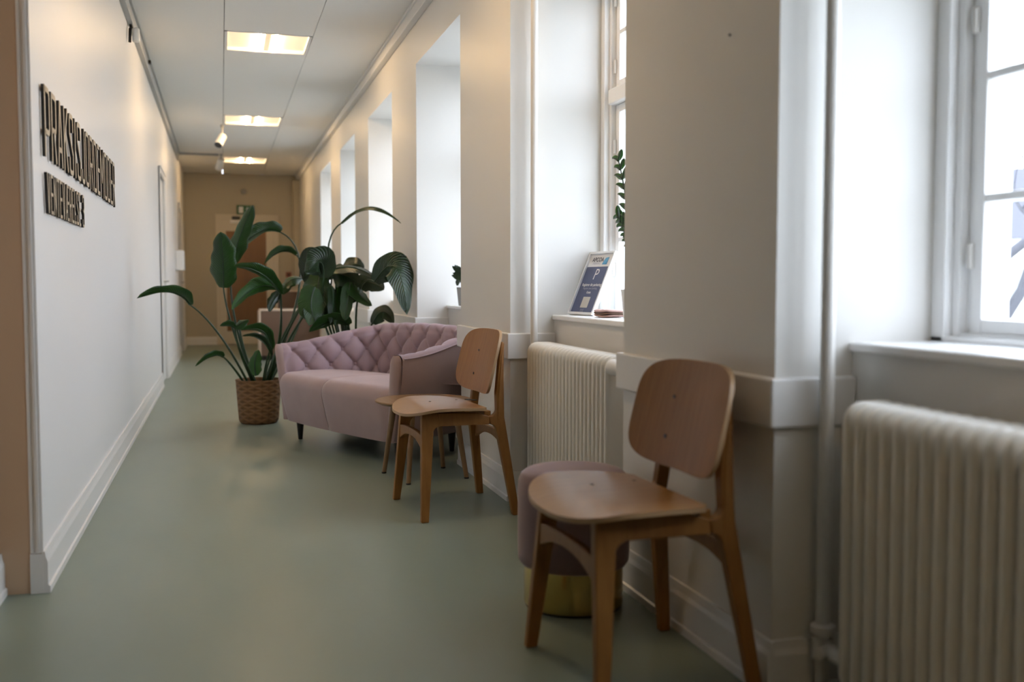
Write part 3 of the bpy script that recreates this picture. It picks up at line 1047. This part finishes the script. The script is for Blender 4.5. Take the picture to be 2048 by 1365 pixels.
    for ib in (0, -1, -2):
        for ia in range(-16, 17):
            if (ia + ib) % 2:
                continue
            s = LEN / 2 + ia * ds
            z = zb + ib * dz
            if s < .10 or s > LEN - .10 or z > top(s) - .09 or z < .45:
                continue
            ctr, t, n = frame(s)
            T = top(s)
            lean = .055 * (T - z) / (T - .30)
            q = ctr + n * (-TH - lean + .03 + .028)
            nn = Vector((-n.x, -n.y, 0))
            c = Vector((q.x, q.y, z))
            MB().tube([c, c + nn * .003, c + nn * .006], [.012, .011, .005], 10).build('button', M['velvet'], lining, smooth=60)
    # seat: two cushions, fronts bulging and rolled
    for sgn, name in ((-1, 'seat_cushion'), (1, 'seat_cushion')):
        def seatp(a, b):
            # b: 0 front bottom -> up the front -> over the top to the back ; a across
            u0, u1 = (0.002, .660) if sgn > 0 else (-.660, -.002)
            u = u0 + (u1 - u0) * a
            w_ = abs(u) / .66
            bulge = .050 * (1 - w_ ** 2.2)
            edge_in = max(0, abs(a - (0 if sgn > 0 else 1)) )
            # taper towards the base
            taper = .0
            r = .075
            zt = .440 - .010 * w_ ** 3
            path = []
            if b < .40:
                f = b / .40
                z = Z0 + (zt - r - Z0) * f
                v = -.070 - bulge * (.55 + .45 * f) + .030 * (1 - f) ** 1.6
                taper = .045 * (1 - f)
            elif b < .62:
                f = (b - .40) / .22 * PI / 2
                v = -.070 - bulge + r - r * math.cos(f)
                z = zt - r + r * math.sin(f)
            else:
                f = (b - .62) / .38
                v = -.070 - bulge + r + (.56 - (-.070 - bulge + r)) * f
                z = zt + .018 * math.sin(PI * f) - .03 * f
            # seam between the two cushions: softly rolled edge
            dd = abs(u) / .02
            sink = math.exp(-dd * dd)
            if b >= .30:
                z -= .008 * sink
            v += .005 * sink * (1 if b < .62 else 0)
            de = (.660 - abs(u)) / .035
            if b < .62:
                v += .025 * math.exp(-de * de)
            sg = 1 if u > 0 else -1
            return (v, u - sg * taper * (abs(u) / .66), z)
        mb = MB()
        mb.grid(seatp, 34, 46)
        mb.build(name, M['velvet_seat'], root, smooth=80)
    # tapered legs
    for (v, u) in ((.045, .571), (.045, -.571), (.52, .42), (.52, -.42)):
        MB().lathe([(.013, 0), (.014, .004), (.026, .135), (.001, .136)], 18, (v, u, 0)).build('leg', M['black'], root, smooth=40)
    return root
make_sofa()

# ================================================================== PLANTS
def bez(p, n):
    out = []
    for i in range(n + 1):
        t = i / n
        if len(p) == 3:
            out.append(p[0] * (1 - t) ** 2 + p[1] * 2 * t * (1 - t) + p[2] * t * t)
        else:
            out.append(p[0] * (1 - t) ** 3 + p[1] * 3 * t * (1 - t) ** 2 + p[2] * 3 * t * t * (1 - t) + p[3] * t ** 3)
    return out

def thru(a, m, b):
    """quadratic control points so that the curve passes a, m, b"""
    return [a, m * 2 - (a + b) * .5, b]

def leaf(root, base, mid, tip, width, roll, material, fold=.35, curl=.0, rag=.10, name='leaf', seed=0):
    """arched blade with a raised midrib; roll 0 shows its face to the corridor's near end, 90 its edge"""
    rnd = random.Random(seed)
    o = Vector(root.location)
    ctr = bez(thru(base, mid, tip), 22)
    mb = MB()
    NU = 8
    view = (base + tip) * .5 - Vector((0, 0, CAM_H))
    view.normalize()
    ph = [rnd.uniform(0, 6.28) for _ in range(6)]
    vs = []
    th_ = .0012
    sides = []
    nrm = []
    for i, c in enumerate(ctr):
        t = (ctr[min(i + 1, 22)] - ctr[max(i - 1, 0)]).normalized()
        sd = t.cross(view)
        if sd.length < .15:
            sd = t.cross(Vector((0, 0, 1)))
        sd.normalize()
        n_ = sd.cross(t).normalized()
        R = math.radians(roll)
        s2 = sd * math.cos(R) + n_ * math.sin(R)
        sides.append(s2); nrm.append(s2.cross(t).normalized())
    def pt(a, b, off):
        i = min(22, int(round(b * 22)))
        tt = i / 22
        wv = math.sin(PI * min(1, (tt * .97 + .03)) ** .82) ** .62
        u = 2 * a - 1
        side = 0 if u < 0 else 1
        wv *= 1 + rag * math.sin(9 * tt + ph[side]) * .6 + rag * math.sin(23 * tt + ph[2 + side]) * .4
        w2 = width / 2 * wv
        lift = abs(u) * fold - curl * u * u
        wob = .06 * math.sin(7 * tt + ph[4] + 2 * u) * abs(u)
        d = sides[i] * (u * math.cos(lift)) + nrm[i] * (abs(u) * math.sin(lift) + wob)
        return ctr[i] + d * w2 + nrm[i] * off - o
    n0 = len(mb.v)
    mb.grid(lambda a, b: pt(a, b, th_), NU, 22)
    nb = len(mb.v)
    mb.grid(lambda a, b: pt(a, b, -th_), NU, 22)
    w_ = NU + 1
    ring = [i for i in range(w_)] + [j * w_ + NU for j in range(1, 23)] + [22 * w_ + i for i in range(NU - 1, -1, -1)] + [j * w_ for j in range(21, 0, -1)]
    for i in range(len(ring)):
        p, q = ring[i], ring[(i + 1) % len(ring)]
        mb.f.append((p, q, nb + q, nb + p)); mb.mi.append(0)
    lo = mb.build(name, material, root, smooth=70)
    uvl = lo.data.uv_layers.new(name='UVMap')
    for lp in lo.data.loops:
        k = lp.vertex_index % nb
        uvl.data[lp.index].uv = ((k % (NU + 1)) / NU, (k // (NU + 1)) / 22)
    rib = MB().tube([ctr[i] - nrm[i] * .003 - o for i in range(0, 22, 3)], [.0045 * (1 - i / 24) + .001 for i in range(0, 22, 3)], 6)
    rib.build('midrib', M['stem'], lo, smooth=60)
    return lo

def stem(root, pts, r0=.008, r1=.005, n=14):
    o = Vector(root.location)
    pts = [Vector(p) - o for p in pts]
    c = bez(thru(*pts) if len(pts) == 3 else pts, n) if len(pts) > 2 else pts
    k = len(c)
    MB().tube(c, [r0 + (r1 - r0) * i / (k - 1) for i in range(k)], 8).build('stem', M['stem'], root, smooth=60)

# --- first plant, in the woven basket beside the sofa
PB = Vector((.243, 7.315, 0))
plant = tag(empty('potted_plant', PB), 'tall bird-of-paradise plant in a woven brown basket beside the sofa', 'plant')
bprof = [(.001, .0), (.122, .0), (.134, .012), (.140, .03), (.152, .20), (.158, .300), (.161, .312), (.156, .314), (.150, .30), (.146, .262), (.001, .262)]
MB().lathe(bprof, 56).build('basket', M['basket'], plant, smooth=60)
MB().lathe([(.001, .255), (.147, .255), (.147, .268), (.10, .275), (.001, .278)], 28).build('soil', M['soil'], plant, smooth=60)
def soil(dx, dy):
    return PB + Vector((dx, dy, .26))
LG, LL, LD = M['leaf'], M['leaf_light'], M['leaf_dark']
spec = [
    # base px, mid px, tip px (x, y, Y), width, roll, material, stem control px, soil offset
    ((380, 610, 7.05), (340, 584, 6.95), (274, 597, 6.85), .13, 66, LG, (440, 672, 7.2), (-.06, -.02)),
    ((447, 576, 7.15), (446, 520, 7.10), (441, 464, 7.05), .17, 12, LG, (466, 660, 7.2), (-.03, .0)),
    ((462, 528, 7.30), (482, 468, 7.28), (506, 410, 7.25), .12, 25, LG, (470, 640, 7.3), (-.02, .03)),
    ((560, 464, 7.60), (520, 464, 7.50), (472, 505, 7.40), .14, 52, LG, (600, 560, 7.6), (.06, .05)),
    ((592, 510, 7.75), (560, 503, 7.70), (528, 530, 7.65), .09, 60, LG, (612, 600, 7.7), (.07, .05)),
    ((562, 588, 7.10), (522, 546, 7.00), (468, 533, 6.95), .11, 50, LG, (556, 690, 7.2), (.03, -.02)),
    ((556, 578, 7.15), (510, 576, 7.10), (463, 620, 7.00), .105, 30, LL, (560, 680, 7.2), (.03, -.01)),
    ((562, 588, 7.25), (580, 562, 7.30), (606, 558, 7.40), .10, 45, LG, (556, 690, 7.25), (.04, .0)),
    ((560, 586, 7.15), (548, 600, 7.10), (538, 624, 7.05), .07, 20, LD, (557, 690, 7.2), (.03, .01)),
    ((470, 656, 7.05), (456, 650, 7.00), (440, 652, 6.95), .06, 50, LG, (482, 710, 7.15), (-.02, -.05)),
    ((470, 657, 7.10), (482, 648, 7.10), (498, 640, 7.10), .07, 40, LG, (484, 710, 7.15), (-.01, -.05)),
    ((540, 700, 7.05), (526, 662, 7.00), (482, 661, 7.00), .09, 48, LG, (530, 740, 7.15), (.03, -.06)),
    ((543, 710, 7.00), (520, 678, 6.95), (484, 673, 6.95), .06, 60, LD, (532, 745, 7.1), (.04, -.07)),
    ((446, 714, 7.05), (424, 712, 7.00), (391, 733, 6.95), .07, 62, LG, (466, 735, 7.15), (-.08, -.04)),
    ((512, 752, 7.12), (510, 725, 7.12), (518, 700, 7.14), .085, 15, LL, None, (.0, -.05)),
]
for i, (b, m, t, wd, ro, ma, sc, so) in enumerate(spec):
    bb, mm, tt = at(*b), at(*m), at(*t)
    leaf(plant, bb, mm, tt, wd * 1.15, ro, ma, seed=i, fold=.45, curl=.1, rag=.16)
    if sc:
        stem(plant, (soil(*so), at(*sc), bb), .0095, .005)
# extra stalks rising to the right
for so, m, t in (((.05, .02), (575, 665, 7.25), (628, 575, 7.3)), ((.06, .0), (585, 668, 7.2), (640, 590, 7.25)), ((.04, .03), (568, 670, 7.3), (618, 590, 7.35)), ((-.01, .02), (488, 700, 7.3), (478, 640, 7.3))):
    stem(plant, (soil(*so), at(*m), at(*t)), .011, .006)
# big leaves carried by those stalks
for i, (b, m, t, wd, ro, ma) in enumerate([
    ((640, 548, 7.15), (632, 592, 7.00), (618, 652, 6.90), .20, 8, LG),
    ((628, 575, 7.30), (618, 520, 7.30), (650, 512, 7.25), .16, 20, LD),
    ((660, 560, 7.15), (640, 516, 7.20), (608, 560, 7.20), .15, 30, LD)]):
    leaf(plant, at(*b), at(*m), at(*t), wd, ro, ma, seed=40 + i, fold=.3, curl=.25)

# --- second plant, standing behind the sofa
P2 = Vector((.93, 7.12, 0))
pl2 = tag(empty('potted_plant', P2), 'second bird-of-paradise plant with drooping dark leaves behind the sofa', 'plant')
MB().lathe([(.001, 0), (.12, 0), (.125, .01), (.15, .30), (.152, .31), (.14, .31), (.138, .28), (.001, .28)], 40).build('pot', M['black'], pl2, smooth=50)
MB().lathe([(.001, .27), (.137, .27), (.135, .285), (.001, .29)], 24).build('soil', M['soil'], pl2, smooth=50)
def soil2(dx, dy):
    return P2 + Vector((dx, dy, .275))
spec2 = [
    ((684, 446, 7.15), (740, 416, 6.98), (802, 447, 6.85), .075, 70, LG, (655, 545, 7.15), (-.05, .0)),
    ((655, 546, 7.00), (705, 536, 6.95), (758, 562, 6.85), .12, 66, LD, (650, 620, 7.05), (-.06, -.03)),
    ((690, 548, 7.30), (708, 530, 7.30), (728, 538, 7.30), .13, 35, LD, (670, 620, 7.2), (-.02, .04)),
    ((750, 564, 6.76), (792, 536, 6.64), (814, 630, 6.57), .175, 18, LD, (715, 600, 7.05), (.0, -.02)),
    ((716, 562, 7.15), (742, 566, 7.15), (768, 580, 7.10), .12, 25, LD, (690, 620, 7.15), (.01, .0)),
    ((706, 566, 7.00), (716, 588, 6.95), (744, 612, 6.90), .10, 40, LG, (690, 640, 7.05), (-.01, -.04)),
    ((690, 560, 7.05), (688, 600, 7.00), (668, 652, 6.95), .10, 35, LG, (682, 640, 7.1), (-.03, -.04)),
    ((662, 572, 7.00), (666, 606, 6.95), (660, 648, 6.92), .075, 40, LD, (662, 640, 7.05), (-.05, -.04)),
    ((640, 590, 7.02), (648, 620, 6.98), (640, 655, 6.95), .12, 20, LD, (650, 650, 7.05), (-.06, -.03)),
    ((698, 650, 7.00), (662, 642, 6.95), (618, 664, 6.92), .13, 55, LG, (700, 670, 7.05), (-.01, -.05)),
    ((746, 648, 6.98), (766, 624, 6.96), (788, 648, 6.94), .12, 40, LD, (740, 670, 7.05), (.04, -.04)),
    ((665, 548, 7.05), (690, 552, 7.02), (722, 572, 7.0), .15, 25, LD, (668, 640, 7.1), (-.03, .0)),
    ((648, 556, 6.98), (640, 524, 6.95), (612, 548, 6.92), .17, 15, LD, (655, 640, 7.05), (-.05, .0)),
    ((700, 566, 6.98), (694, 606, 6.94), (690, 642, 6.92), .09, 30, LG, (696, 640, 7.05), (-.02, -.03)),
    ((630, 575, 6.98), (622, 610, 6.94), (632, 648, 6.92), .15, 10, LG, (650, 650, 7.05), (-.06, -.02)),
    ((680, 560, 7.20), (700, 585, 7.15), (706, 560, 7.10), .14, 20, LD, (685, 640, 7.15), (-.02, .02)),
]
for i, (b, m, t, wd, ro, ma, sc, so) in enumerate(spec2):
    leaf(pl2, at(*b), at(*m), at(*t), wd * (1.25 if i else 1), ro, ma, seed=100 + i, fold=.4, curl=.25, rag=.13)
    stem(pl2, (soil2(*so), at(*sc), at(*b)), .009, .005)

# --- small plants on the sills
def zz_plant(loc, label, tops, material, pot_mat, lw=.022):
    e = tag(empty('sill_plant', loc), label, 'plant')
    MB().lathe([(.001, 0), (.05, 0), (.053, .005), (.065, .12), (.06, .12), (.055, .10), (.001, .10)], 28).build('pot', pot_mat, e, smooth=50)
    MB().lathe([(.001, .095), (.055, .095), (.05, .104), (.001, .106)], 18).build('soil', M['soil'], e, smooth=50)
    rnd = random.Random(3)
    for k, (tx, ty, tz) in enumerate(tops):
        a, b = Vector((rnd.uniform(-.02, .02), rnd.uniform(-.02, .02), .10)), Vector((tx, ty, tz))
        c = (a + b) * .5 + Vector((-tx * .25, -ty * .25, .05))
        pts = bez([a, c, b], 12)
        MB().tube(pts, [.006 - .003 * i / 12 for i in range(13)], 7).build('stem', M['stem'], e, smooth=60)
        L0 = Vector(e.location)
        for i in range(4, 13):
            t = (pts[min(i + 1, 12)] - pts[i - 1]).normalized()
            for s in (-1, 1):
                sd = t.cross(Vector((.5, .2, .3))).normalized() * s
                tip = pts[i] + (sd * .9 + t * .7).normalized() * (.062 if i < 11 else .05)
                mid = (pts[i] + tip) * .5 + Vector((0, 0, .004))
                leaf(e, pts[i] + L0, mid + L0, tip + L0, lw * 1.1, rnd.uniform(0, 50), material, name='leaf', seed=i * 7 + k, rag=.02)
    return e
zz_plant((1.60, 3.70, Z_SILL), 'leafy green plant on the sill beside the parking notice', [(-.035, .115, .645), (-.03, .125, .415), (.05, -.06, .58), (.02, -.12, .48)], LL, M['white'])
zz_plant((1.535, 6.33, Z_SILL), 'dark little plant on the sill behind the sofa', [(-.045, .07, .17), (-.05, .06, .22), (.03, -.02, .24)], LD, M['grey'], .02)

# ================================================================== NOTICE ON THE SILL
BL, BR = Vector((1.525, 4.318, Z_SILL)), Vector((1.559, 4.092, Z_SILL))
W_ = (BR - BL).length
ex = (BR - BL).normalized()
nrm_h = Vector((-abs(ex.y), -ex.x * (-1 if ex.y > 0 else 1) * -1, 0))
nrm_h = ex.cross(Vector((0, 0, 1))).normalized()
if nrm_h.x > 0:
    nrm_h = -nrm_h
LEAN = math.radians(23)
ey = (Vector((0, 0, 1)) * math.cos(LEAN) - nrm_h * math.sin(LEAN)).normalized()
ez = ex.cross(ey).normalized()
if ez.dot(nrm_h) < 0:
    ez = -ez
H_ = .308
sg = tag(empty('parking_notice', (BL + BR) * .5 + Vector((0, 0, .004))), 'leaning parking notice in a white frame on the window sill', 'notice')
R3 = Matrix((ex, ey, ez)).transposed().to_4x4()
def on_sign(x, y, z):
    return R3 @ Vector((x, y, z))
def sign_box(name, m, x0, x1, y0, y1, z0, z1, bevel=0., parent=sg):
    mb = MB().box(x0, x1, y0, y1, z0, z1)
    mb.v = [tuple(on_sign(*p)) for p in mb.v]
    return mb.build(name, m, parent, bevel=bevel)
hw = W_ / 2
b = .011
fm = MB().box(-hw, -hw + b, 0, H_, -.012, .006).box(hw - b, hw, 0, H_, -.012, .006).box(-hw + b, hw - b, 0, b, -.012, .006).box(-hw + b, hw - b, H_ - b, H_, -.012, .006)
fm.v = [tuple(on_sign(*p)) for p in fm.v]
fm.build('frame', M['glass_frame'], sg, bevel=.002)
sign_box('backboard', M['white'], -hw + .004, hw - .004, .004, H_ - .004, -.011, -.006)
sheet = sign_box('sheet', M['print_white'], -hw + b, hw - b, b, H_ - b, -.006, -.0045)
sign_box('navy_field', M['navy'], -hw + b, hw - b, b + .004, H_ * .765, -.0045, -.0038, parent=sheet)
def sign_text(t, x, y, size, m, **k):
    text_mesh(t, size, m, 'lettering', sheet, R3 @ Matrix.Translation((x, y, -.0032)), **k)
sign_text('APCOA', -.025, H_ * .875, .030, M['print_dark'], offset=.0006)
sign_text('PARKING', -.028, H_ * .815, .016, M['print_pale'])
lg = MB().prism([(.022, H_ * .80), (.062, H_ * .80), (.066, H_ * .915), (.040, H_ * .905), (.030, H_ * .86)], lambda p, t: tuple(on_sign(p[0], p[1], t)), -.0043, -.0033)
lg.build('logo', M['print_blue'], sheet)
sign_text('P', .004, H_ * .635, .075, M['print_white'], shear=.1)
sign_text('Registrer din parkering', 0, H_ * .475, .0185, M['print_white'], offset=.0005)
sign_text('Register your parking', -.004, H_ * .42, .0145, M['print_pale'])
sign_text('Gratis', -.002, H_ * .355, .0155, M['print_white'], offset=.0004)
sign_box('plain_patch', M['qr_pad'], -.032, .032, H_ * .115, H_ * .285, -.0043, -.0033, parent=sheet)
for z in (.075, .05):
    sign_text('apcoa.dk', -.005, H_ * z + .004, .009, M['print_pale'])
# easel strut behind
st0 = on_sign(.05, .15, -.012); st1 = Vector((0, 0, 0)) + on_sign(.05, .02, -.012) - nrm_h * .085
st1.z = 0
MB().tube([st0, st1], .005, 8).build('easel_strut', M['white'], sg, smooth=40)

# folded cloth beside it
e = tag(empty('folded_cloth', (1.575, 3.93, Z_SILL)), 'small folded pinkish cloth on the sill by the notice', 'cloth')
for i in range(3):
    def fold(a, b_, i=i):
        ang = 2 * PI * a
        x = .055 * math.copysign(abs(math.cos(ang)) ** .5, math.cos(ang))
        y = .075 * math.copysign(abs(math.sin(ang)) ** .5, math.sin(ang))
        z = .003 + i * .010 + .009 * b_ + .002 * math.sin(3 * ang + i)
        k = 1 - .10 * (2 * b_ - 1) ** 2
        return (x * k, y * k, z)
    mb = MB().grid(fold, 40, 6)
    n = 41
    mb.f += [tuple(range(n - 1)), tuple(range(6 * n, 6 * n + n - 1))]; mb.mi += [0, 0]
    mb.build('fold', M['cloth'] if i % 2 == 0 else M['taupe'], e, smooth=70)

# small alarm unit on the sill of the window behind the plant
e = tag(empty('sill_device', (1.42, 8.15, Z_SILL - .02)), 'small white device with dark display on the sill behind the leaves', 'device')
MB().box(-.03, .03, -.16, .16, .02, .14).build('housing', M['white'], e, bevel=.01)
MB().box(-.033, -.030, -.12, .0, .07, .11).build('display', M['dark'], e)

# ================================================================== FAR FURNITURE
def cabinet(loc, w_, d_, h_, label):
    e = tag(empty('low_cabinet', loc), label, 'cabinet', 'taupe cabinets near the end door')
    MB().box(-w_ / 2 + .015, w_ / 2 - .015, -d_ / 2, d_ / 2, .06, h_ - .02).build('end_panel', M['taupe'], e, bevel=.003)
    MB().box(-w_ / 2, w_ / 2, -d_ / 2 - .008, d_ / 2, h_ - .022, h_).build('top', M['pale_edge'], e, bevel=.003)
    for s in (-1, 1):
        MB().box(s * w_ / 2 - .013, s * w_ / 2 + .013, -d_ / 2 - .006, d_ / 2, .0, h_ - .022).build('side_panel', M['pale_edge'], e, bevel=.003)
    MB().box(-w_ / 2 + .03, w_ / 2 - .03, -d_ / 2 + .03, d_ / 2 - .02, .0, .06).build('plinth', M['black'], e)
    return e
cabinet((.86, 13.5, 0), .78, .42, .665, 'low taupe cabinet with pale edges behind the plant')
cabinet((1.02, 15.6, 0), .44, .42, .90, 'taller taupe cabinet behind the low one, near the end door')

# ================================================================== OUTSIDE
g = struct(MB().box(1.82, 140, -60, 140, -1.2, -1.0).build('ground_outside', M['ground']))
def house(loc, rz, w_, d_, h_, rh, label):
    e = tag(empty('house', loc, rz), label, 'house')
    MB().box(-w_ / 2, w_ / 2, -d_ / 2, d_ / 2, 0, h_).build('wall', M['render'], e)
    prof = [(-d_ / 2 - .4, h_ - .1), (d_ / 2 + .4, h_ - .1), (0, h_ + rh)]
    MB().prism(prof, lambda p, t: (t, p[0], p[1]), -w_ / 2 - .3, w_ / 2 + .3).build('roof', M['roof'], e)
    for i in range(5):
        x = -w_ / 2 + w_ * (i + .5) / 5
        wn = MB().box(x - .6, x + .6, -d_ / 2 - .05, -d_ / 2 + .05, 1.2, 2.8).build('window', M['trim'], e)
        MB().box(x - .5, x + .5, -d_ / 2 - .08, -d_ / 2 - .05, 1.3, 2.7).build('pane', M['glass'], wn)
house((34, 36, -1.0), math.radians(-48), 34, 10, 3.9, 3.2, 'pale house with slate roof outside the nearest window')

def tree(loc, label, seed, h=7., toward=None):
    e = tag(empty('bare_tree', loc), label, 'tree')
    rnd = random.Random(seed)
    mb = MB(); tw = MB()
    def grow(p, d, L, r, depth):
        n = 4
        pts, rad = [p], [r]
        for i in range(n):
            d = (d + Vector((rnd.uniform(-.25, .25), rnd.uniform(-.25, .25), rnd.uniform(-.12, .2)))).normalized()
            p = p + d * L / n
            pts.append(p); rad.append(r * (1 - .45 * (i + 1) / n))
        (mb if depth > 2 else tw).tube(pts, rad, 6 if depth > 2 else 4)
        if depth:
            for k in range(3):
                i = rnd.randint(2, n)
                nd = (d + Vector((rnd.uniform(-1, 1), rnd.uniform(-1, 1), rnd.uniform(-.4, .6)))).normalized()
                grow(pts[i], nd, L * rnd.uniform(.55, .8), rad[i] * .62, depth - 1)
    grow(Vector((0, 0, 0)), Vector((0, 0, 1)), h * .38, .16, 5)
    mb.build('trunk_and_boughs', M['bark'], e, smooth=60)
    o = tw.build('twigs', M['bark'], e, smooth=60)
    o['kind'] = 'stuff'
tree((9.3, 10.2, -1.0), 'bare branching tree outside the nearest window', 5, 8.)
tree((12.0, 26.0, -1.0), 'bare tree farther off outside the windows', 8, 8.)
